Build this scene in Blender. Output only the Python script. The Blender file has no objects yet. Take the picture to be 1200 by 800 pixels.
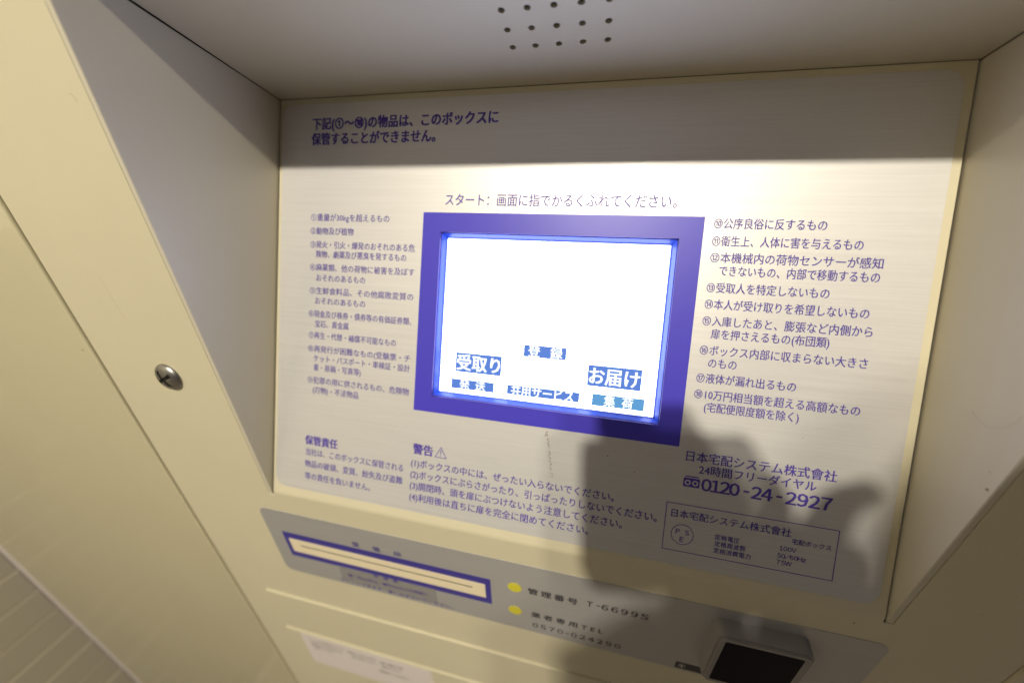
import bpy, bmesh, math, random
from mathutils import Vector, Matrix
random.seed(7)
K = 0.45                       # width of the recessed control panel in metres; design units are panel widths
PHI = 0.40234                  # backward lean of the control panel
SP, CP = math.sin(PHI), math.cos(PHI)
S = 0.72015; H = S*CP; D = S*SP; CR = 0.11473
scene = bpy.context.scene
# ---------------------------------------------------------------- camera
cam_d = bpy.data.cameras.new('camera'); cam = bpy.data.objects.new('camera', cam_d)
scene.collection.objects.link(cam); scene.camera = cam
Rm = Matrix.Rotation(0.22944, 3, 'Z') @ Matrix.Rotation(0.01793, 3, 'Y') @ Matrix.Rotation(1.09496, 3, 'X')
CAM = Vector((0.57428, -0.37958, 0.57440))*K
cam.matrix_world = Matrix.Translation(CAM) @ Rm.to_4x4()
cam_d.sensor_width = 36; cam_d.lens = 36*0.3591
cam_d.clip_start = 0.005; cam_d.clip_end = 60
cam_d.dof.use_dof = True; cam_d.dof.aperture_fstop = 2.4
_fp = Vector((0.80*K, 0.28*K*SP, 0.28*K*CP)) - CAM
cam_d.dof.focus_distance = _fp.dot(Rm @ Vector((0, 0, -1)))
# ---------------------------------------------------------------- ambient light, lamps, exposure
world = bpy.data.worlds.new('World'); scene.world = world; world.use_nodes = True
wb = world.node_tree.nodes['Background']
wb.inputs[0].default_value = (0.98, 0.94, 0.96, 1); wb.inputs[1].default_value = 0.105
scene.view_settings.view_transform = 'Standard'; scene.view_settings.look = 'None'
scene.view_settings.exposure = 0.0; scene.view_settings.gamma = 1.0
LAMPS = [((0.27, -1.70, 1.97), 222), ((0.44, -1.70, 1.97), 70)]
for i, (p, w) in enumerate(LAMPS):
    l = bpy.data.lights.new('downlight_bulb', 'POINT'); l.energy = w; l.color = (1.0, 0.915, 0.75)
    l.shadow_soft_size = 0.038
    o = bpy.data.objects.new('downlight_bulb', l); o.location = p; scene.collection.objects.link(o)
# ---------------------------------------------------------------- helpers
COL = scene.collection
def tag(o, label=None, cat=None, group=None, kind=None):
    if label: o['label'] = label
    if cat: o['category'] = cat
    if group: o['group'] = group
    if kind: o['kind'] = kind
    return o
def empty(name, loc=(0, 0, 0)):
    o = bpy.data.objects.new(name, None); COL.objects.link(o); o.location = Vector(loc)*K
    o.empty_display_size = 0.05; return o
def link(name, me, mat, parent=None):
    if mat is not None: me.materials.clear(); me.materials.append(mat)
    o = bpy.data.objects.new(name, me); COL.objects.link(o)
    if parent is not None:
        o.parent = parent; o.matrix_parent_inverse = Matrix.Translation(-parent.location)
    return o
def obj(name, bm, mat, parent=None, smooth=False):
    bmesh.ops.recalc_face_normals(bm, faces=bm.faces)
    me = bpy.data.meshes.new(name); bm.to_mesh(me); bm.free()
    if smooth:
        for p in me.polygons: p.use_smooth = True
    return link(name, me, mat, parent)
# frames: functions mapping (u, v, n) in design units to world metres
def F(u, v, n): return Vector((u, -n, v))*K                                   # vertical front plane
def P(u, v, n): return Vector((u, v*SP - n*CP, v*CP + n*SP))*K                # leaning control panel
_cl = math.hypot(D, CR)
def Cg(u, t, n):                                                              # recess ceiling, t from its back edge, n downwards
    return Vector((u, D - t*D/_cl - n*CR/_cl, H + t*CR/_cl - n*D/_cl))*K
def box(bm, fr, u0, u1, v0, v1, n0, n1, bev=0, seg=2):
    vs = [bm.verts.new(fr(u, v, n)) for n in (n0, n1) for v in (v0, v1) for u in (u0, u1)]
    fs = [(0,1,3,2), (4,6,7,5), (0,4,5,1), (2,3,7,6), (0,2,6,4), (1,5,7,3)]
    f = [bm.faces.new([vs[i] for i in q]) for q in fs]
    bmesh.ops.recalc_face_normals(bm, faces=f)
    if bev:
        es = list({e for q in f for e in q.edges})
        bmesh.ops.bevel(bm, geom=es, offset=bev*K, segments=seg, affect='EDGES', profile=0.5)
    return bm
def boxo(name, fr, b, mat, parent, bev=0, seg=2): return obj(name, box(bmesh.new(), fr, *b, bev, seg), mat, parent)
def rrect(u0, u1, v0, v1, r, n=7):
    pts = []
    for cx, cy, a0 in ((u1-r, v1-r, 0), (u0+r, v1-r, 90), (u0+r, v0+r, 180), (u1-r, v0+r, 270)):
        for k in range(n+1):
            a = math.radians(a0 + 90*k/n); pts.append((cx + r*math.cos(a), cy + r*math.sin(a)))
    return pts
def circ(u, v, r, n=24, ry=None):
    ry = ry or r
    return [(u + r*math.cos(2*math.pi*k/n), v + ry*math.sin(2*math.pi*k/n)) for k in range(n)]
def plate(bm, fr, loops, n0, n1):
    """solid sheet from outline loops (first outer, others holes) between depths n0 < n1"""
    for n in (n1, n0):
        es = []
        for lp in loops:
            vs = [bm.verts.new(fr(u, v, n)) for u, v in lp]
            es += [bm.edges.new((vs[i], vs[(i+1) % len(vs)])) for i in range(len(vs))]
        bmesh.ops.triangle_fill(bm, edges=es, use_beauty=True)
    for lp in loops:
        for i in range(len(lp)):
            a, b = lp[i], lp[(i+1) % len(lp)]
            bm.faces.new([bm.verts.new(fr(*a, n0)), bm.verts.new(fr(*b, n0)), bm.verts.new(fr(*b, n1)), bm.verts.new(fr(*a, n1))])
    bmesh.ops.remove_doubles(bm, verts=bm.verts, dist=1e-6)
    return bm
def plateo(name, fr, loops, n0, n1, mat, parent): return obj(name, plate(bmesh.new(), fr, loops, n0, n1), mat, parent)
# ---------------------------------------------------------------- materials
def pr(name, base, rough=0.5, metal=0.0, spec=0.5, emit=None, es=1.0, coat=0, coatr=0.1, alpha=1):
    m = bpy.data.materials.new(name); m.use_nodes = True
    b = m.node_tree.nodes['Principled BSDF']
    b.inputs['Base Color'].default_value = (*base, 1); b.inputs['Roughness'].default_value = rough
    b.inputs['Metallic'].default_value = metal; b.inputs['Specular IOR Level'].default_value = spec
    b.inputs['Coat Weight'].default_value = coat; b.inputs['Coat Roughness'].default_value = coatr
    b.inputs['Alpha'].default_value = alpha
    if emit: b.inputs['Emission Color'].default_value = (*emit, 1); b.inputs['Emission Strength'].default_value = es
    return m
def nz(m, scale=(1, 1, 1), freq=50, detail=4, rough=0.6):
    nt = m.node_tree; tc = nt.nodes.new('ShaderNodeTexCoord'); mp = nt.nodes.new('ShaderNodeMapping'); n = nt.nodes.new('ShaderNodeTexNoise')
    mp.inputs['Scale'].default_value = scale; n.inputs['Scale'].default_value = freq
    n.inputs['Detail'].default_value = detail; n.inputs['Roughness'].default_value = rough
    nt.links.new(tc.outputs['Object'], mp.inputs[0]); nt.links.new(mp.outputs[0], n.inputs['Vector'])
    return n
def vary(m, n, base, amt, lo=0.35, hi=0.65):
    nt = m.node_tree; r = nt.nodes.new('ShaderNodeValToRGB'); b = nt.nodes['Principled BSDF']
    r.color_ramp.elements[0].position = lo; r.color_ramp.elements[1].position = hi
    r.color_ramp.elements[0].color = (*[c*(1-amt) for c in base], 1); r.color_ramp.elements[1].color = (*[min(1, c*(1+amt)) for c in base], 1)
    nt.links.new(n.outputs['Fac'], r.inputs[0]); nt.links.new(r.outputs[0], b.inputs['Base Color'])
def rvary(m, n, lo, hi):
    nt = m.node_tree; r = nt.nodes.new('ShaderNodeMapRange'); b = nt.nodes['Principled BSDF']
    r.inputs['From Min'].default_value = 0.3; r.inputs['From Max'].default_value = 0.7
    r.inputs['To Min'].default_value = lo; r.inputs['To Max'].default_value = hi
    nt.links.new(n.outputs['Fac'], r.inputs[0]); nt.links.new(r.outputs[0], b.inputs['Roughness'])
def bump(m, n, st, dist=0.0004):
    nt = m.node_tree; u = nt.nodes.new('ShaderNodeBump'); b = nt.nodes['Principled BSDF']
    u.inputs['Strength'].default_value = st; u.inputs['Distance'].default_value = dist
    nt.links.new(n.outputs['Fac'], u.inputs['Height']); nt.links.new(u.outputs[0], b.inputs['Normal'])
def paint(name, base, rough, **kw):
    m = pr(name, base, rough, **kw)
    vary(m, nz(m, freq=9, detail=5), base, 0.015); bump(m, nz(m, freq=420, detail=2), 0.12, 0.0003)
    rvary(m, nz(m, freq=25, detail=5), rough-0.02, rough+0.03)
    return m
CREAM = (0.61, 0.56, 0.405)
M_cream = paint('cream_paint', CREAM, 0.42)
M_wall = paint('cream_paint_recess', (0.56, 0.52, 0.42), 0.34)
M_door = paint('cream_gloss_paint', (0.60, 0.55, 0.37), 0.3, coat=1.0, coatr=0.05)
M_silver = pr('brushed_silver_sheet', (0.56, 0.545, 0.53), 0.40, metal=0.45)
vary(M_silver, nz(M_silver, scale=(1, 60, 60), freq=14, detail=6), (0.66, 0.65, 0.64), 0.035)
rvary(M_silver, nz(M_silver, scale=(1, 90, 90), freq=10, detail=5), 0.44, 0.54)
bump(M_silver, nz(M_silver, scale=(1, 80, 80), freq=18, detail=3), 0.10, 0.0002)
M_strip = pr('brushed_strip_sheet', (0.46, 0.455, 0.455), 0.44, metal=0.4)
vary(M_strip, nz(M_strip, scale=(1, 60, 60), freq=14, detail=6), (0.46, 0.455, 0.455), 0.04)
M_violet2 = pr('dull_violet_print', (0.040, 0.032, 0.27), 0.45)
M_violet = pr('violet_print', (0.056, 0.042, 0.50), 0.42)
M_rim = pr('blue_violet_bezel', (0.035, 0.085, 0.55), 0.3, spec=0.4)
M_ink = pr('violet_ink', (0.075, 0.045, 0.34), 0.5)
M_black = pr('black_ink', (0.03, 0.025, 0.035), 0.5)
M_navy = pr('navy_print', (0.04, 0.03, 0.24), 0.4)
M_dark = pr('dark_gap', (0.02, 0.018, 0.015), 0.8)
M_yellow = pr('yellow_dot', (0.62, 0.56, 0.03), 0.4)
M_slot = pr('slot_plate', (0.80, 0.70, 0.50), 0.4)
M_grey = paint('grey_plastic', (0.25, 0.24, 0.235), 0.42)
M_glass = pr('dark_sensor_window', (0.004, 0.003, 0.010), 0.5, spec=0.06)
M_steel = pr('screw_steel', (0.34, 0.33, 0.31), 0.38, metal=1.0)
M_paper = pr('paper_label', (0.68, 0.62, 0.60), 0.6)
M_film = pr('clear_tape', (0.62, 0.60, 0.60), 0.25, alpha=0.30)
M_stain = pr('dried_stain', (0.20, 0.15, 0.08), 0.8)
M_wear = pr('brown_dirt', (0.30, 0.23, 0.12), 0.8)
M_tile = paint('brown_grey_tile', (0.46, 0.42, 0.34), 0.25)
M_grout = pr('pale_grout', (0.82, 0.76, 0.62), 0.8)
M_seal = pr('grey_sealant', (0.62, 0.56, 0.54), 0.6)
M_floor = paint('floor_stone', (0.26, 0.22, 0.17), 0.35)
M_lcd = pr('lit_display', (0.02, 0.02, 0.02), 0.3, emit=(0.62, 0.68, 1.0), es=9.5)
M_btn = pr('display_button_blue', (0.0, 0.0, 0.0), 0.3, emit=(0.11, 0.235, 0.70), es=1.0)
M_btn2 = pr('display_button_cyan', (0.0, 0.0, 0.0), 0.3, emit=(0.12, 0.36, 0.68), es=1.0)
M_btnl = pr('display_button_edge', (0.0, 0.0, 0.0), 0.3, emit=(0.35, 0.52, 0.95), es=1.0)
M_white = pr('display_lettering', (0.0, 0.0, 0.0), 0.3, emit=(0.9, 0.96, 1.0), es=1.6)

# ---------------------------------------------------------------- setting
FZ = -2.56
bm = bmesh.new(); box(bm, F, -9, 9, FZ-0.2, FZ, -3, 12)
tag(obj('floor', bm, M_floor), kind='structure')
# ---------------------------------------------------------------- the terminal
T = tag(empty('parcel_locker_terminal', (0.45, 0, FZ)),
        'cream parcel locker terminal with recessed leaning silver control panel and glowing touch screen', 'locker terminal')
# fascia sheet: front strips, lower front and the leaning panel are one bent sheet with a hole for the display
hx0, hx1, hs0, hs1 = 0.3184, 0.6834, 0.2264, 0.4994
XS = [-0.183, -0.0095, 0.0025, hx0, hx1, 0.9975, 1.0095, 1.163]
bm = bmesh.new()
prof = [(s*SP, s*CP) for s in (S-0.003, hs1, hs0, 0.013)]
# bend between the leaning panel and the vertical front, radius r
r = 0.022; t = r*math.tan(PHI/2)
prof = [(s*SP, s*CP) for s in (S-0.0008, hs1, hs0, t+0.004, t)]
cy, cz = r, -t
for k in range(1, 13):
    a = PHI*(1 - k/12); prof.append((r - r*math.cos(a), -t + r*math.sin(a)))
low = [-0.0075, -0.383]
for z in low: prof.append((0, z))
nb = len(prof) - len(low)
grid = [[bm.verts.new(Vector((x, y, z))*K) for x in XS[2:6]] for y, z in prof]
for i in range(len(prof)-1):
    for j in range(3):
        if i == 1 and j == 1: continue
        bm.faces.new((grid[i][j], grid[i][j+1], grid[i+1][j+1], grid[i+1][j]))
ZT, ZL = H+CR+0.004, [2.0]
zl = [2.0, ZT, -0.004] + low[0:]
for side in (0, 1):
    xs = XS[0:2] if side == 0 else XS[6:8]
    g = [[bm.verts.new(Vector((x, 0, z))*K) for x in xs] for z in zl]
    for i in range(len(zl)-1): bm.faces.new((g[i][0], g[i][1], g[i+1][1], g[i+1][0]))
    # narrow link under the slit, joining strips to the centre sheet
    a = g[-2][1] if side == 0 else g[-2][0]; b = g[-1][1] if side == 0 else g[-1][0]
    c = grid[-2][0] if side == 0 else grid[-2][3]; d = grid[-1][0] if side == 0 else grid[-1][3]
    bm.faces.new((a, c, d, b))
    if side == 0: tl = g
    else: tr = g
bm.faces.new((tl[0][1], tr[0][0], tr[1][0], tl[1][1]))
fas = obj('front_sheet', bm, M_cream, T)
for v in fas.data.polygons: pass
sol = fas.modifiers.new('thickness', 'SOLIDIFY'); sol.thickness = 0.0015; sol.offset = 0
bv = fas.modifiers.new('edge', 'BEVEL'); bv.width = 0.0005; bv.segments = 2; bv.limit_method = 'ANGLE'; bv.angle_limit = 0.6
bv.loop_slide = False
NS = 0.0017                                    # top face of the front sheet
# side flange, 0.4 mm lower than the strip
boxo('side_flange', F, (-0.262, -0.1832, -2.5, 2.0, -0.03, 0.0006), M_cream, T, 0.0015)
boxo('side_flange', F, (1.1632, 1.1645, -2.5, 2.0, -0.03, 0.0006), M_cream, T)
# raised covers below the strip
boxo('printer_cover', F, (-0.164, 1.12, -0.545, -0.3845, -0.01, 0.0055), M_cream, T, 0.0022, 3)
boxo('lower_door', F, (-0.160, 1.12, -2.40, -0.549, -0.01, 0.0085), M_cream, T, 0.0022, 3)
boxo('lower_frame', F, (-0.183, 1.163, -2.5, -0.3835, -0.02, 0.0008), M_cream, T)
# recess walls
def tri(bm, x0, x1, m=0.0):
    pts = [(-0.0035, -0.004), (-0.0035, H+CR-0.0005), (D-0.0005, H-0.0005), (0.012, 0.01)]
    pts = [(-0.0025, -0.0045), (-0.0025, H+CR-0.002), (D+0.004, H-0.002), (D+0.004, H-0.012), (0.004, -0.0045)]
    a = [bm.verts.new(Vector((x0, y, z))*K) for y, z in pts]; b = [bm.verts.new(Vector((x1, y, z))*K) for y, z in pts]
    f = [bm.faces.new(a), bm.faces.new(b)]
    for i in range(len(pts)): j = (i+1) % len(pts); f.append(bm.faces.new((a[i], a[j], b[j], b[i])))
    bmesh.ops.recalc_face_normals(bm, faces=f)
    bmesh.ops.bevel(bm, geom=list(bm.edges), offset=0.0007*K, segments=2, affect='EDGES')
    return bm
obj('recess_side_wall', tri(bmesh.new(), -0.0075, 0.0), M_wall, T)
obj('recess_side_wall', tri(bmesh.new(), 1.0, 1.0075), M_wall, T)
# recess ceiling with speaker holes
NC, NR, pit = 5, 6, 0.0303
hx, ht = 0.4412, 0.0843
u0, u1 = hx-pit/2, hx+pit*(NC-0.5); t0, t1 = ht-pit/2, ht+pit*(NR-0.5)
bm = bmesh.new()
loops = [[(0.0008, 0.0004), (0.9992, 0.0004), (0.9992, _cl), (0.0008, _cl)]]
for i in range(NC):
    for j in range(NR):
        cc = circ(hx+0.03*i, ht+pit*j, 0.0042, 16); cc.reverse(); loops.append(cc)
plate(bm, Cg, loops, -0.004, 0.0)
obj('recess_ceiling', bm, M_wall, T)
bm = bmesh.new(); box(bm, Cg, hx-0.03, hx+0.16, 0.04, 0.28, -0.05, -0.0045)
obj('hole_shade_block', bm, M_dark, T)  # solid dark block close behind the holes, in place of a shaded cavity
# dark inside of the cabinet
bm = bmesh.new()
for b in ((-0.18, 1.16, -2.4, 1.9, -0.62, -0.60), (-0.182, -0.178, -2.4, 1.9, -0.6, -0.01), (1.158, 1.162, -2.4, 1.9, -0.6, -0.01)): box(bm, F, *b)
obj('cabinet_inside', bm, M_dark, T)
boxo('gap_shade_plate', P, (-0.012, 1.012, 0.03, S+0.03, -0.04, -0.028), M_dark, T)  # unseen dark plate, added to stop light leaking in and keep the gaps dark
bm = bmesh.new()                               # added dark strips behind the panel seams, standing in for shade in the gaps
for b in ((-0.004, 0.006, 0.0, S+0.01, -0.012, -0.004), (0.994, 1.004, 0.0, S+0.01, -0.012, -0.004), (-0.004, 1.004, S-0.004, S+0.012, -0.012, -0.004)):
    box(bm, P, *b)
obj('seam_shade_strips', bm, M_dark, T)
# ---------------------------------------------------------------- silver sheet, screen
def grp(name, mesh_obj): return mesh_obj
silver = plateo('silver_sheet', P, [rrect(0.009, 0.9865, 0.017, 0.709, 0.022), [(hx0, hs0), (hx0, hs1), (hx1, hs1), (hx1, hs0)]], NS, NS+0.0009, M_silver, T)
NT = NS+0.0009
frame = plateo('violet_screen_border', P, [[(0.2871, 0.1988), (0.714, 0.1988), (0.714, 0.530), (0.2871, 0.530)],
               [(hx0, hs0), (hx0, hs1), (hx1, hs1), (hx1, hs0)]], NT, NT+0.0004, M_violet, T)
def ring(bm, fr, a, na, b, nb_):
    A = [bm.verts.new(fr(u, v, na)) for u, v in a]; B = [bm.verts.new(fr(u, v, nb_)) for u, v in b]
    for i in range(4): j = (i+1) % 4; bm.faces.new((A[i], A[j], B[j], B[i]))
def rc(d): return [(hx0+d, hs0+d), (hx1-d, hs0+d), (hx1-d, hs1-d), (hx0+d, hs1-d)]
bm = bmesh.new()
ring(bm, P, rc(-0.0004), NT+0.0007, rc(0.0003), NT+0.0007); ring(bm, P, rc(0.0003), NT+0.0007, rc(0.0003), -0.0012); ring(bm, P, rc(0.0003), -0.0012, rc(0.0014), -0.0018)
bz = obj('opening_edge', bm, M_navy, T)
bm = bmesh.new()
ring(bm, P, rc(0.0014), -0.0018, rc(0.0062), -0.0110); ring(bm, P, rc(0.0062), -0.0110, rc(0.0070), -0.0105); ring(bm, P, rc(0.0070), -0.0105, rc(0.0078), -0.0140)
obj('screen_bezel', bm, M_rim, T)
screen = boxo('touch_screen', P, (hx0+0.0077, hx1-0.0077, hs0+0.0077, hs1-0.0077, -0.020, -0.0135), M_lcd, T)
NL = -0.0135
# ---------------------------------------------------------------- lettering
def text_mesh(body, space=1.0, bold=0.0):
    cu = bpy.data.curves.new('t', 'FONT'); cu.body = body; cu.size = 1; cu.resolution_u = 2
    cu.space_character = space; cu.offset = bold; cu.fill_mode = 'FRONT'
    o = bpy.data.objects.new('t', cu); COL.objects.link(o)
    bpy.context.view_layer.update()
    dg = bpy.context.evaluated_depsgraph_get(); me = bpy.data.meshes.new_from_object(o.evaluated_get(dg))
    bpy.data.objects.remove(o); bpy.data.curves.remove(cu)
    return me
def bounds(me):
    xs = [v.co.x for v in me.vertices]; return min(xs), max(xs)
def write(body, fr, x0, x1, vm, h, n, mat, parent, name='lettering', bold=0.0, cut=False):
    weight, bold = bold*1.1, 0.0
    """one printed line: ink spans x0..x1, em height h, middle at vm"""
    if body.isascii() and len(body) > 1: body = ''.join(chr(ord(c)+0xFEE0) if c.isalnum() or c == '/' else c for c in body)
    m1 = text_mesh(body, 1.0, bold); a, b = bounds(m1); w1 = b-a; need = (x1-x0)/h
    sx = h
    wide = any(0xFF01 <= ord(c) <= 0xFF5E for c in body) and not any(0x3040 <= ord(c) <= 0x9FFF for c in body)
    if len(body) > 1 and not body.isascii() and (wide or need > w1*1.03):
        m2 = text_mesh(body, 1.5, bold); c, d = bounds(m2); g = (d-c-w1)/0.5
        sp = 1 + (need-w1)/g; bpy.data.meshes.remove(m1); m1 = text_mesh(body, sp, bold); a, b = bounds(m1)
    sx = (x1-x0)/(b-a)
    co = [(v.co.x, v.co.y) for v in m1.vertices]; pol = [tuple(p.vertices) for p in m1.polygons]; bpy.data.meshes.remove(m1)
    # heavier weights: the strokes are laid several times, each a hair aside and above the last
    sh = [(0, 0)] if weight <= 0 else [(k*weight, l*weight) for l in (-.5, .5) for k in (-1, 0, 1)]
    vs, fs = [], []
    for i, (dx, dy) in enumerate(sh):
        o_ = len(vs)
        vs += [fr(x0 + (x-a)*sx + dx*h, vm + (y-0.37+dy)*h, n + i*0.00004) for x, y in co]
        fs += [tuple(q+o_ for q in p) for p in pol]
    me = bpy.data.meshes.new(name); me.from_pydata(vs, [], fs)
    return link(name, me, mat, parent)
def number(parts, fr, x0, x1, px0, px1, vm, h, n, mat, parent, bold):
    """a number with hyphens: groups and hyphens placed at their own fractions of the line"""
    for body, a, b in parts:
        xa, xb = x0 + (x1-x0)*(a-px0)/(px1-px0), x0 + (x1-x0)*(b-px0)/(px1-px0)
        if body == '-': plateo('hyphen', fr, [rectl(xa, xb, vm-h*0.075, vm+h*0.035)], n-0.0002, n, mat, parent)
        else: write(body, fr, xa, xb, vm, h, n, mat, parent, bold=bold)
def rectl(a, b, c, d): return [(a, c), (b, c), (b, d), (a, d)]
LINES = [
 ('H','下記(①〜⑱)の物品は、このボックスに',0.0705,0.4034,0.6757),
 ('H','保管することができません。',0.0695,0.3006,0.6505),
 ('S','スタート：画面に指でかるくふれてください。',0.3243,0.6752,0.5502),
 ('L','①重量が30kgを超えるもの',0.0721,0.2254,0.5182),
 ('L','②動物及び植物',0.0719,0.1579,0.4948),
 ('L','③発火・引火・爆発のおそれのある危',0.0726,0.2744,0.4711),
 ('L','険物、劇薬及び悪臭を発するもの',0.0847,0.2596,0.4546),
 ('L','④麻薬類、他の荷物に被害を及ぼす',0.0730,0.2758,0.4314),
 ('L','おそれのあるもの',0.0861,0.1840,0.4130),
 ('L','⑤生鮮食料品、その他腐敗変質の',0.0734,0.2761,0.3902),
 ('L','おそれのあるもの',0.0849,0.1858,0.3722),
 ('L','⑥現金及び株券・債券等の有価証券類、',0.0727,0.2748,0.3488),
 ('L','宝石、貴金属',0.0863,0.1543,0.3310),
 ('L','⑦再生・代替・補償不可能なもの',0.0740,0.2480,0.3100),
 ('L','⑧再発行が困難なもの(受験票・チ',0.0731,0.2760,0.2855),
 ('L','ケット・パスポート・車検証・設計',0.0855,0.2763,0.2685),
 ('L','書・原稿・写真等)',0.0856,0.1823,0.2516),
 ('L','⑨犯罪の用に供されるもの、危険物',0.0738,0.2765,0.2280),
 ('L','(刃物)・不法物品',0.0855,0.1793,0.2101),
 ('R','⑩公序良俗に反するもの',0.7267,0.8633,0.5212),
 ('R','⑪衛生上、人体に害を与えるもの',0.7267,0.9071,0.4971),
 ('R','⑫本機械内の荷物センサーが感知',0.7267,0.9317,0.4744),
 ('R','できないもの、内部で移動するもの',0.7401,0.9304,0.4565),
 ('R','⑬受取人を特定しないもの',0.7265,0.8769,0.4326),
 ('R','⑭本人が受け取りを希望しないもの',0.7265,0.9248,0.4093),
 ('R','⑮入庫したあと、膨張など内側から',0.7261,0.9316,0.3858),
 ('R','扉を押さえるもの(布団類)',0.7390,0.8849,0.3678),
 ('R','⑯ボックス内部に収まらない大きさ',0.7269,0.9314,0.3440),
 ('R','のもの',0.7398,0.7767,0.3260),
 ('R','⑰液体が漏れ出るもの',0.7267,0.8531,0.3037),
 ('R','⑱10万円相当額を超える高額なもの',0.7263,0.9312,0.2802),
 ('R','(宅配便限度額を除く)',0.7412,0.8616,0.2620),
 ('B','保管責任',0.0723,0.1408,0.1143),
 ('b','当社は、このボックスに保管される',0.0741,0.2729,0.0921),
 ('b','物品の破損、変質、紛失及び盗難',0.0727,0.2726,0.0693),
 ('b','等の責任を負いません。',0.0734,0.2099,0.0455),
 ('W','警告',0.2903,0.3267,0.1306),
 ('w','(1)ボックスの中には、ぜったい入らないでください。',0.2877,0.6296,0.1051),
 ('w','(2)ボックスにぶらさがったり、引っぱったりしないでください。',0.2875,0.6942,0.0849),
 ('w','(3)開閉時、頭を扉にぶつけないよう注意してください。',0.2873,0.6454,0.0645),
 ('w','(4)利用後は直ちに扉を完全に閉めてください。',0.2876,0.5958,0.0440),
 ('C','日本宅配システム株式會社',0.7253,0.9165,0.1870),
 ('C','24時間フリーダイヤル',0.7446,0.8941,0.1692),
 ('c','日本宅配システム株式會社',0.7136,0.8723,0.0975),
 ('t','定格電圧',0.7763,0.8089,0.0722),
 ('t','定格周波数',0.7766,0.8181,0.0620),
 ('t','定格消費電力',0.7761,0.8258,0.0516),
 ('t','宅配ボックス',0.8743,0.9225,0.0861),
 ('t','100V',0.8600,0.8812,0.0734),
 ('t','50/60Hz',0.8586,0.8945,0.0621),
 ('t','75W',0.8586,0.8777,0.0524),
]
STY = {'H': (0.0215, 0.032), 'S': (0.0205, 0.008), 'L': (0.0136, 0.006), 'R': (0.0155, 0.007), 'B': (0.0185, 0.032), 'b': (0.0146, 0.008), 'W': (0.0195, 0.034),
       'w': (0.0155, 0.012), 'C': (0.0172, 0.012), 'P': (0.0245, 0.045), 'c': (0.0138, 0.006), 't': (0.0088, 0.004)}
NI = NT + 0.0002
for st, body, x0, x1, vm in LINES:
    h, bo = STY[st]
    if body.startswith('24'): h = 0.0160
    write(body, P, x0, x1, vm, h, NI, M_ink, silver, bold=bo)
number([('0120', 148, 365), ('-', 388, 420), ('24', 434, 548), ('-', 570, 602), ('2927', 622, 862)], P, 0.7502, 0.9150, 148, 862, 0.1473, 0.0240, NI, M_ink, silver, 0.024)
def outline(name, fr, lo, li, n, mat, parent):
    li = list(reversed(li)); return plateo(name, fr, [lo, li], n-0.0002, n, mat, parent)
def rectl(a, b, c, d): return [(a, c), (b, c), (b, d), (a, d)]
outline('rating_box_outline', P, rectl(0.7055, 0.9295, 0.0392, 0.1130), rectl(0.7065, 0.9285, 0.0402, 0.1120), NI, M_ink, silver)
outline('safety_mark_ring', P, circ(0.7319, 0.0660, 0.0158, 40), circ(0.7319, 0.0660, 0.0149, 40), NI, M_ink, silver)
write('P', P, 0.7225, 0.7285, 0.0705, 0.0115, NI, M_ink, silver); write('S', P, 0.7355, 0.7415, 0.0705, 0.0115, NI, M_ink, silver)
write('E', P, 0.7290, 0.7345, 0.0590, 0.0115, NI, M_ink, silver)
tr_o = [(0.3303, 0.1215), (0.3525, 0.1215), (0.3414, 0.1410)]; tr_i = [(0.3323, 0.1226), (0.3505, 0.1226), (0.3414, 0.1388)]
outline('warning_triangle', P, tr_o, tr_i, NI, M_ink, silver)
plateo('warning_mark', P, [rectl(0.3407, 0.3421, 0.1278, 0.1350)], NI-0.0002, NI, M_ink, silver)
plateo('warning_mark', P, [circ(0.3414, 0.1252, 0.0009, 10)], NI-0.0002, NI, M_ink, silver)
# free-call mark: a dark block with two reels
lp = rrect(0.7252, 0.7475, 0.1405, 0.1540, 0.0015); c1 = list(reversed(circ(0.7312, 0.1470, 0.0042, 18))); c2 = list(reversed(circ(0.7415, 0.1470, 0.0042, 18)))
plateo('free_call_mark', P, [lp, c1, c2], NI-0.0002, NI, M_ink, silver)
for cx in (0.7312, 0.7415): plateo('free_call_reel', P, [circ(cx, 0.1470, 0.0022, 14)], NI-0.0002, NI, M_ink, silver)
plateo('free_call_handset', P, [rectl(0.7270, 0.7457, 0.1555, 0.1572)], NI-0.0002, NI, M_ink, silver)
# ---------------------------------------------------------------- display contents
def button(x0, x1, s0, s1, body, h, mat, tx=None, bold=0.02, edge=True, rows=1):
    if edge: outline('button_edge', P, rrect(x0-0.0028, x1+0.0028, s0-0.0028, s1+0.0028, 0.002, 3), rrect(x0-0.0018, x1+0.0018, s0-0.0018, s1+0.0018, 0.001, 3), NL+0.0003, M_btnl, screen)
    plateo('button', P, [rectl(x0, x1, s0, s1)], NL+0.0001, NL+0.0003, mat, screen)
    tx = tx or (x0+0.003, x1-0.003)
    write(body, P, tx[0], tx[1], (s0+s1)/2, h, NL+0.0005, M_white, screen, 'button_lettering', bold)
button(0.3520, 0.4330, 0.2700, 0.3035, '受取り', 0.0285, M_btn, bold=0.018, edge=False)
button(0.5730, 0.6545, 0.2710, 0.3045, 'お届け', 0.0285, M_btn, bold=0.018)
button(0.4680, 0.5375, 0.3070, 0.3270, '登  録', 0.0200, M_btn, (0.4760, 0.5310), 0.015, False)
button(0.3465, 0.4225, 0.2408, 0.2580, '発  送', 0.0190, M_btn, (0.3620, 0.4070), 0.015, False)
button(0.4445, 0.5635, 0.2420, 0.2580, '共用サービス', 0.0205, M_btn, (0.4520, 0.5540), 0.015, False)
button(0.5830, 0.6620, 0.2405, 0.2595, '集  荷', 0.0190, M_btn2, (0.6020, 0.6450), 0.015)
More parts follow.
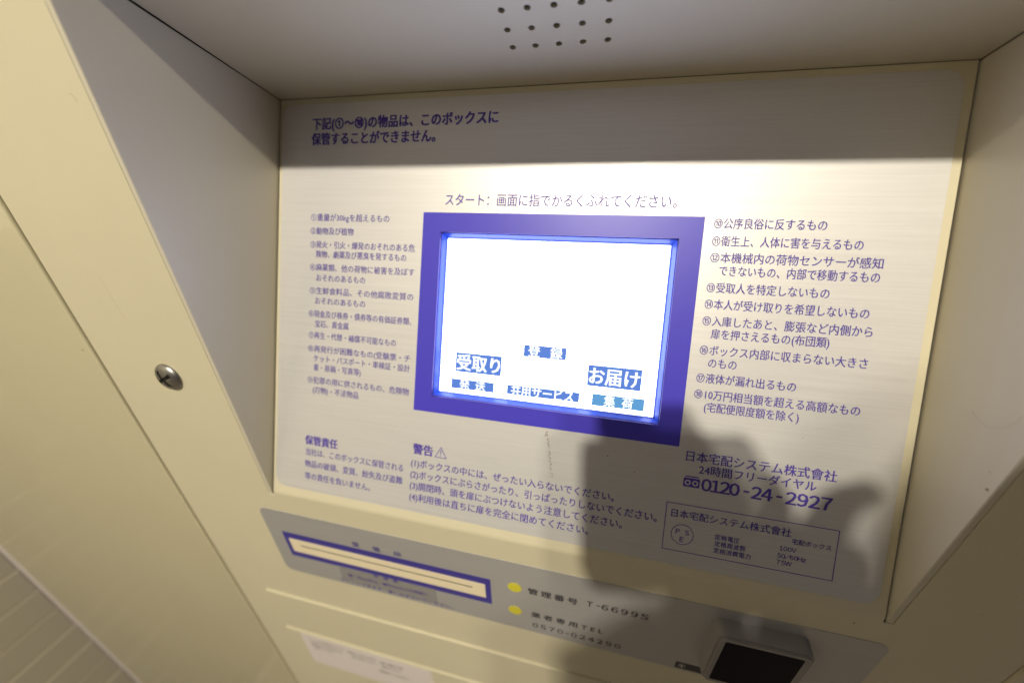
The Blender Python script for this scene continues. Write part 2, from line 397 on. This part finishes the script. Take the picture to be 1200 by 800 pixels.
# ---------------------------------------------------------------- lower silver strip
strip = plateo('silver_strip', F, [rrect(-0.0562, 1.0271, -0.2625, -0.0549, 0.018)], NS, NS+0.0009, M_strip, T)
LB = STY
bm = bmesh.new()
outline('slot_border', F, rectl(-0.0215, 0.4325, -0.2000, -0.1205), rectl(-0.0100, 0.4215, -0.1820, -0.1395), NT+0.0003, M_violet2, strip)
slp = plateo('slot_plate', F, [rectl(-0.0100, 0.4215, -0.1820, -0.1395), list(reversed(rectl(0.0135, 0.3960, -0.1605, -0.1560)))], NT-0.0002, NT+0.0009, M_slot, strip)
boxo('slot_shade_slab', F, (0.0136, 0.3959, -0.1604, -0.1561, NT-0.0004, NT+0.0002), M_dark, strip)  # dark slab inside the cut-out, its colour standing in for shade in the slot
write('受  領  印', F, 0.149, 0.254, -0.1085, 0.0165, NT+0.0002, M_navy, strip, bold=0.02)
plateo('clear_tape', F, [rrect(0.0930, 0.3150, -0.2480, -0.1975, 0.003)], NT, NT+0.0005, M_film, strip)
N2 = NT+0.0007
write('受領票', F, 0.176, 0.232, -0.2030, 0.0125, N2, M_ink, strip, bold=0.01)
write('横・60mm以上、縦30mm以上の用紙に', F, 0.111, 0.295, -0.2245, 0.0110, N2, M_ink, strip, bold=0.01)
write('プリントできます。差し込まないでください。', F, 0.086, 0.347, -0.2490, 0.0120, N2, M_ink, strip, bold=0.01)
for z in (-0.1271, -0.2011): plateo('yellow_dot', F, [circ(0.4782, z, 0.0128, 28)], NT, NT+0.0006, M_yellow, strip)
write('管理番号', F, 0.503, 0.591, -0.1275, 0.0195, NT+0.0002, M_black, strip, bold=0.022)
number([('T', 585, 632), ('-', 662, 690), ('6699S', 703, 1065)], F, 0.6068, 0.7085, 585, 1065, -0.1235, 0.0215, NT+0.0002, M_black, strip, 0.014)
write('業者専用TEL', F, 0.5095, 0.6410, -0.2010, 0.0185, NT+0.0002, M_black, strip, bold=0.016)
number([('0570', 162, 408), ('-', 430, 455), ('024290', 472, 850)], F, 0.512, 0.676, 162, 850, -0.2365, 0.0195, NT+0.0002, M_black, strip, 0.010)
plateo('key_mark', F, [rrect(0.7720, 0.8350, -0.2575, -0.2365, 0.002)], NT, NT+0.0002, M_black, strip)
write('キー', F, 0.7765, 0.8300, -0.2470, 0.0160, NT+0.0004, M_silver, strip, bold=0.01)
# card sensor block standing proud of the strip
bm = bmesh.new()
def prism(bm, fr, lo, n0, li, n1):
    A = [bm.verts.new(fr(u, v, n0)) for u, v in lo]; B = [bm.verts.new(fr(u, v, n1)) for u, v in li]
    bm.faces.new(A); bm.faces.new(list(reversed(B)))
    for i in range(len(A)): j = (i+1) % len(A); bm.faces.new((A[i], B[i], B[j], A[j]))
    return bm
prism(bm, F, rrect(0.8000, 0.9340, -0.2180, -0.0780, 0.014, 6), NT, rrect(0.8030, 0.9310, -0.2150, -0.0795, 0.012, 6), 0.0300)
bmesh.ops.recalc_face_normals(bm, faces=bm.faces)
top = [e for e in bm.edges if all(abs(v.co.y + 0.03*K) < 1e-5 for v in e.verts)]
bmesh.ops.bevel(bm, geom=top, offset=0.0035*K, segments=4, affect='EDGES')
sens = obj('key_sensor', bm, M_grey, T)
plateo('sensor_window', F, [rrect(0.8125, 0.9180, -0.2040, -0.0890, 0.003, 3)], 0.0296, 0.0303, M_glass, sens)
# paper label
pap = plateo('paper_label', F, [rrect(-0.117, 0.262, -0.712, -0.556, 0.01)], 0.0085, 0.0089, M_paper, T)
for body, a, b, z in (('ボックスのご利用方法については', -0.094, 0.012, -0.580), ('管理会社までお問い合わせを', -0.092, 0.002, -0.600), ('お願いいたします。', -0.090, -0.030, -0.618),
                      ('荷物を入れたあとは必ず', 0.022, 0.105, -0.585), ('扉をお閉めください', 0.030, 0.100, -0.605), ('お預かり期間は三日間', 0.115, 0.180, -0.590), ('延長できません', 0.118, 0.172, -0.610),
                      ('管理組合からのお知らせ', 0.105, 0.190, -0.640)):
    write(body, F, a, b, z, 0.0115, 0.0091, M_black, pap, bold=0.0)
# ---------------------------------------------------------------- screw on the left strip
def lathe(bm, prof, c, n=32, ax=F):
    rows = []
    for r_, h_ in prof:
        if r_ == 0: rows.append([bm.verts.new(ax(c[0], c[1], h_))])
        else: rows.append([bm.verts.new(ax(c[0]+r_*math.cos(2*math.pi*k/n), c[1]+r_*math.sin(2*math.pi*k/n), h_)) for k in range(n)])
    for a, b in zip(rows, rows[1:]):
        for k in range(n):
            q = [a[k % len(a)], a[(k+1) % len(a)], b[(k+1) % len(b)], b[k % len(b)]]
            q = list(dict.fromkeys(q))
            if len(q) > 2: bm.faces.new(q)
    return bm
rs = 0.0255; scx, scz = -0.1135, 0.2475
bm = lathe(bmesh.new(), [(rs, NS-0.001)] + [(rs*math.cos(a), NS+0.0110*math.sin(a)) for a in [math.radians(x) for x in (0, 15, 30, 45, 60, 75)]] + [(0, NS+0.0110)], (scx, scz))
scr = obj('screw_head', bm, M_steel, T, smooth=True)
bm = bmesh.new()
def FR(u, v, n):
    a = math.radians(28); return F(scx + u*math.cos(a) - v*math.sin(a), scz + u*math.sin(a) + v*math.cos(a), n)
box(bm, FR, -0.0165, 0.0165, -0.0030, 0.0030, 0.0040, 0.02); box(bm, FR, -0.0030, 0.0030, -0.0165, 0.0165, 0.0041, 0.0201)
cut = obj('cut', bm, M_dark)
md = scr.modifiers.new('b', 'BOOLEAN'); md.operation = 'DIFFERENCE'; md.object = cut; md.solver = 'EXACT'; md.use_self = True
bpy.context.view_layer.update()
dg = bpy.context.evaluated_depsgraph_get(); me = bpy.data.meshes.new_from_object(scr.evaluated_get(dg))
scr.modifiers.clear(); scr.data = me; bpy.data.objects.remove(cut)
# ---------------------------------------------------------------- wear: dried drips under the screen, a hair, specks
bm = bmesh.new(); s = 0.197
for i in range(60):
    f = (i/59)**1.15; sx = 0.5180 + 0.014*f + random.gauss(0, 0.0016); sv = 0.192 - 0.072*f + random.gauss(0, 0.001)
    rr = random.uniform(0.0003, 0.0012)
    plate(bm, P, [[(sx+rr*random.uniform(.5, 1)*math.cos(a), sv+rr*random.uniform(.6, 1.6)*math.sin(a)) for a in (0, 1.05, 2.1, 3.14, 4.2, 5.2)]], NI, NI+0.00015)
tag(obj('dried_drips', bm, M_stain, silver), kind='stuff')
def tube(name, pts, r_, mat, parent):
    cu = bpy.data.curves.new(name, 'CURVE'); cu.dimensions = '3D'; cu.bevel_depth = r_; cu.bevel_resolution = 1
    sp = cu.splines.new('NURBS'); sp.points.add(len(pts)-1); sp.order_u = 3; sp.use_endpoint_u = True
    for p_, q in zip(sp.points, pts): p_.co = (*q, 1)
    o = bpy.data.objects.new(name, cu); COL.objects.link(o); bpy.context.view_layer.update()
    me = bpy.data.meshes.new_from_object(o.evaluated_get(bpy.context.evaluated_depsgraph_get())); bpy.data.objects.remove(o)
    return link(name, me, mat, parent)
tube('stray_hair', [Vector((0.9995, 0.0630, 0.3061))*K, Vector((0.9995, 0.0462, 0.2990))*K, Vector((0.9995, 0.0312, 0.3044))*K, Vector((0.9995, 0.0212, 0.3184))*K, Vector((0.9995, 0.0192, 0.3308))*K], 0.00004, M_stain, T)
for v, n_, rr in ((0.004, 0.245, 0.0016), (0.012, 0.262, 0.0007)):
    bm = bmesh.new(); bmesh.ops.create_icosphere(bm, subdivisions=1, radius=rr*K, matrix=Matrix.Translation(Vector((1.0, v, n_))*K))
    obj('dirt_speck', bm, M_stain, T)
tube('stray_hair', [F(-.0370, .6420, NS+.0003), F(-.0335, .6435, NS+.0003), F(-.0300, .6390, NS+.0003), F(-.0296, .6340, NS+.0003)], 0.00004, M_stain, T)
tube('scratch', [F(-.150, .420, NS), F(-.1475, .380, NS), F(-.146, .352, NS)], 0.00003, M_wear, T)
def speck(fr, u, v, n, rr, parent, mat=None):
    pts = [(u + rr*random.uniform(.6, 1.2)*math.cos(a), v + rr*random.uniform(.6, 1.2)*math.sin(a)) for a in (0, .9, 1.8, 2.7, 3.6, 4.5, 5.4)]
    plateo('dirt_speck', fr, [pts], n, n+0.0001, mat or M_wear, parent)
for u, v, rr in ((.0829, -.0575, .0016), (.0412, -.060, .0008), (.9687, -.0221, .0016), (-.06, .31, .0006), (-.10, -.11, .0007), (.62, -.030, .0007), (1.08, .05, .0009), (.30, -.31, .0008)):
    speck(F, u, v, NT if -.2 < v < -.056 and u > 0 else NS, rr, T)
for u, v, rr in ((.6142, .1689, .0013), (.6553, .1499, .0010), (.928, .4792, .0008), (.45, .585, .0006), (.20, .60, .0007), (.25, .155, .0006), (.87, .235, .0007), (.60, .02, .0007)):
    speck(P, u, v, NI, rr, silver)
for k in range(26):                            # grime gathered along the lower ledges and round the screw
    u = random.uniform(-.16, 1.0); speck(F, u, -.3842 + random.uniform(0, .003), NS, random.uniform(.0005, .0011), T)
# ---------------------------------------------------------------- neighbours
dl = tag(empty('locker_door', (-0.82, 0, FZ)), 'wide plain glossy cream locker door left of the screwed terminal strip', 'locker door')
boxo('door_leaf', F, (-1.377, -0.2745, -2.45, 2.0, -0.045, 0.0), M_door, dl, 0.004, 4)
dr = tag(empty('locker_door', (1.7, 0, FZ)), 'cream locker door beyond the narrow seam at the lower right corner', 'locker door')
boxo('door_leaf', F, (1.1705, 2.2, -2.45, 2.0, -0.045, 0.0), M_door, dr, 0.004, 4)
speck(F, -.2939, .2789, 0.0, .0022, dl); speck(F, -.4428, -.0684, 0.0, .0012, dl)
boxo('door_jamb', F, (-1.385, -0.264, -2.5, 2.0, -0.09, -0.046), M_dark, dl)
# tiled side wall on the far left, its courses running out from the locker front
tw = tag(empty('tiled_wall', (-1.45, -0.6, FZ)), 'brown grey tiled side wall meeting the locker front at the lower left', 'wall')
def W(u, v, n): return Vector((-1.39 + n, -u, v))*K
boxo('grout_bed', W, (0.004, 3.0, FZ, 2.0, -0.12, 0.0), M_grout, tw)
boxo('sealant_strip', F, (-1.400, -1.3600, -2.5, 2.0, -0.03, 0.003), M_seal, tw, 0.003, 3)
pz, g = 0.1248, 0.0085
tb = None; n = 0
for i in range(-9, 15):
    zc = -0.743 - pz*i
    if zc - pz < FZ: continue
    for j in range(10):
        u0 = 0.006 + j*0.25; 
        bm = None
        if tb is None:
            tb = bmesh.new(); box(tb, lambda a, b, c: Vector((c, -a, b))*K, 0, 0.25-g, 0, pz-g, -0.004, 0.004, 0.0015, 2)
            bmesh.ops.recalc_face_normals(tb, faces=tb.faces)
            tm = bpy.data.meshes.new('tile'); tb.to_mesh(tm); tm.materials.append(M_tile)
        o = bpy.data.objects.new('tile', tm); COL.objects.link(o); o.parent = tw
        o.location = Vector((-1.39 + random.uniform(-.0006, .0006), -u0, zc - pz + g/2))*K - tw.location
        n += 1
# ---------------------------------------------------------------- the photographer, standing behind the viewpoint; the shadow on the panel is theirs
def skin_graph(name, verts, edges, root):
    me = bpy.data.meshes.new(name); me.from_pydata([v[0] for v in verts], edges, [])
    o = bpy.data.objects.new(name, me); COL.objects.link(o)
    sk = o.modifiers.new('skin', 'SKIN'); sb = o.modifiers.new('sub', 'SUBSURF'); sb.levels = 2; sb.render_levels = 2
    lay = me.skin_vertices[0] if me.skin_vertices else None
    if lay is None:
        at = me.attributes.get('skin_radius')
    for i, v in enumerate(verts):
        d = me.skin_vertices[0].data[i]; d.radius = v[1] if isinstance(v[1], tuple) else (v[1], v[1]); d.use_root = (i == root); 
    bpy.context.view_layer.update()
    m = bpy.data.meshes.new_from_object(o.evaluated_get(bpy.context.evaluated_depsgraph_get()))
    bpy.data.objects.remove(o); m.name = name
    for p in m.polygons: p.use_smooth = True
    return m
FLZ = FZ*K
V = []; E_ = []
def add(p, r_, frm=None):
    V.append((p, r_)); i = len(V)-1
    if frm is not None: E_.append((frm, i))
    return i
pel = add((.45, -.72, -.12), .135); wai = add((.45, -.70, .04), .125, pel); che = add((.44, -.63, .22), (.145, .115), wai)
uch = add((.425, -.555, .35), (.115, .095), che); nk = add((.45, -.515, .425), .055, uch); nk2 = add((.465, -.495, .465), .055, nk)
jaw = add((.472, -.470, .490), .066, nk2); hd = add((.47, -.460, .540), .088, jaw); tp = add((.47, -.470, .580), .074, hd)
def arm(sh, el, wr, palm, side_, fdir, spread, thumb):
    s_ = add(sh, .066, uch); e_ = add(el, .045, s_); w_ = add(wr, .027, e_); p_ = add(palm, (.034, .018), w_)
    fd = Vector(fdir).normalized(); sp = Vector(spread).normalized(); nn = fd.cross(sp)
    for k, L in enumerate((.070, .078, .073, .058)):
        b = Vector(palm) + sp*(0.030 - 0.020*k) + fd*0.030
        i1 = add(tuple(b), .0095, p_); i2 = add(tuple(b + fd*L*.45), .0088, i1); i3 = add(tuple(b + fd*L*.72 + nn*L*.30*side_), .0080, i2); add(tuple(b + fd*L*.74 + nn*L*.58*side_), .0070, i3)
    tb_ = Vector(palm) - Vector(fdir).normalized()*0.005; td = Vector(thumb).normalized()
    i1 = add(tuple(tb_ + td*.035), .012, p_); i2 = add(tuple(tb_ + td*.055 + fd*.012), .0105, i1); add(tuple(tb_ + td*.062 + fd*.036), .009, i2)
arm((.565, -.56, .37), (.53, -.47, .13), (.43, -.335, .205), (.405, -.280, .262), 1, (-.35, .55, .55), (.25, -.1, .6), (-.5, -.5, .3))
arm((.315, -.475, .43), (.275, -.44, .15), (.345, -.350, .180), (.375, -.285, .232), -1, (.2, .7, .35), (.9, -.1, .1), (-.3, .3, .5))
for sx_ in (-1, 1):
    h_ = add((.45+.09*sx_, -.73, -.21), .095, pel); k_ = add((.45+.10*sx_, -.70, FLZ+.50), .062, h_); a_ = add((.45+.11*sx_, -.74, FLZ+.09), .042, k_)
    t_ = add((.45+.13*sx_, -.66, FLZ+.045), (.042, .036), a_); add((.45+.135*sx_, -.58, FLZ+.036), (.036, .026), t_)
pm = skin_graph('body', V, E_, 0)
M_skin = pr('skin', (0.55, 0.36, 0.25), 0.5); M_jacket = pr('dark_jacket', (0.035, 0.04, 0.055), 0.85)
M_jeans = pr('blue_jeans', (0.05, 0.07, 0.13), 0.8); M_shoe = pr('black_shoe', (0.02, 0.02, 0.02), 0.4); M_hair = pr('black_hair', (0.012, 0.010, 0.009), 0.5)
for m_ in (M_jacket, M_skin, M_jeans, M_shoe): pm.materials.append(m_)
for p in pm.polygons:
    c = p.center
    if c.z > .455 and c.y > -.60 and .37 < c.x < .57: mi = 1
    elif c.y > -.345 and c.z > .1: mi = 1
    elif c.z < FLZ+.085: mi = 3
    elif c.z < -.14: mi = 2
    else: mi = 0
    p.material_index = mi
per = tag(empty('person', (1.0, -1.6, FZ)), 'person in dark jacket and jeans holding a camera up to the locker panel', 'person')
b_ = link('body', pm, None, per)
def ell(name, c, rad, mat, parent, seg=20):
    bm = bmesh.new(); bmesh.ops.create_uvsphere(bm, u_segments=seg, v_segments=seg//2, radius=1)
    for v in bm.verts: v.co = Vector((c[0]+v.co.x*rad[0], c[1]+v.co.y*rad[1], c[2]+v.co.z*rad[2]))
    return obj(name, bm, mat, parent, True)
ell('hair', (.47, -.482, .570), (.088, .098, .098), M_hair, b_)
for sx_ in (-1, 1):
    ell('ear', (.47+.085*sx_, -.470, .530), (.010, .018, .028), M_skin, b_, 12)
    ell('eye', (.47+.030*sx_, -.383, .533), (.012, .008, .007), M_hair, b_, 12)
ell('nose', (.47, -.373, .510), (.012, .018, .020), M_skin, b_, 12)
ell('mouth', (.47, -.395, .477), (.022, .008, .005), pr('lips', (.40, .16, .13), .5), b_, 12)
# the camera they hold: its lens front sits just behind the viewpoint
hc = bpy.data.objects.new('handheld_camera', None); COL.objects.link(hc); hc.matrix_world = Matrix.Translation(CAM) @ Rm.to_4x4() @ Matrix.Translation((0.042, 0.010, 0)); hc.empty_display_size = .05
tag(hc, 'black handheld camera with short wide lens aimed at the locker screen', 'camera')
M_cb = pr('black_camera_body', (0.02, 0.02, 0.02), 0.5); M_lb = pr('lens_barrel_black', (0.015, 0.015, 0.015), 0.35)
def cobj(name, bm, mat):
    bmesh.ops.recalc_face_normals(bm, faces=bm.faces); me = bpy.data.meshes.new(name); bm.to_mesh(me); bm.free(); me.materials.append(mat)
    o = bpy.data.objects.new(name, me); COL.objects.link(o); o.parent = hc; return o
I3 = lambda u, v, n: Vector((u, v, n))
bm = bmesh.new(); box(bm, I3, -.051, .045, -.040, .045, .058, .100, .018, 5); cobj('camera_body', bm, M_cb)
bm = bmesh.new(); box(bm, I3, -.040, .012, .0452, .060, .055, .100, .007, 3); cobj('viewfinder_hump', bm, M_cb)
bm = bmesh.new(); box(bm, I3, .0452, .060, -.043, .020, .050, .098, .006, 3); cobj('grip', bm, M_cb)
bm = lathe(bmesh.new(), [(.026, .007), (.031, .006), (.032, .012), (.032, .030), (.030, .032), (.030, .0575), (.0, .0575)], (0, 0), 32, I3); cobj('lens_barrel', bm, M_lb)
bm = lathe(bmesh.new(), [(.0, .010), (.026, .012)], (0, 0), 32, I3); cobj('lens_glass', bm, M_glass)
# lamp housings
for i, (p, w) in enumerate(LAMPS):
    q = Vector(p)
    r_ = bpy.data.objects.new('ceiling_downlight', None); COL.objects.link(r_); r_.location = q + Vector((0, 0, .12))
    tag(r_, ('brighter round ceiling downlight nearer the photographer\'s left', 'dimmer round ceiling downlight to the right')[i], 'downlight', 'ceiling downlights over the lockers')
    bm = lathe(bmesh.new(), [(.055, -.055), (.060, -.055), (.060, .07), (.0, .07), (.0, .065), (.055, .065), (.055, -.055)], (0, 0), 24, I3)
    bmesh.ops.recalc_face_normals(bm, faces=bm.faces); me = bpy.data.meshes.new('lamp_housing'); bm.to_mesh(me); bm.free(); me.materials.append(M_steel)
    o = bpy.data.objects.new('lamp_housing', me); COL.objects.link(o); o.parent = r_
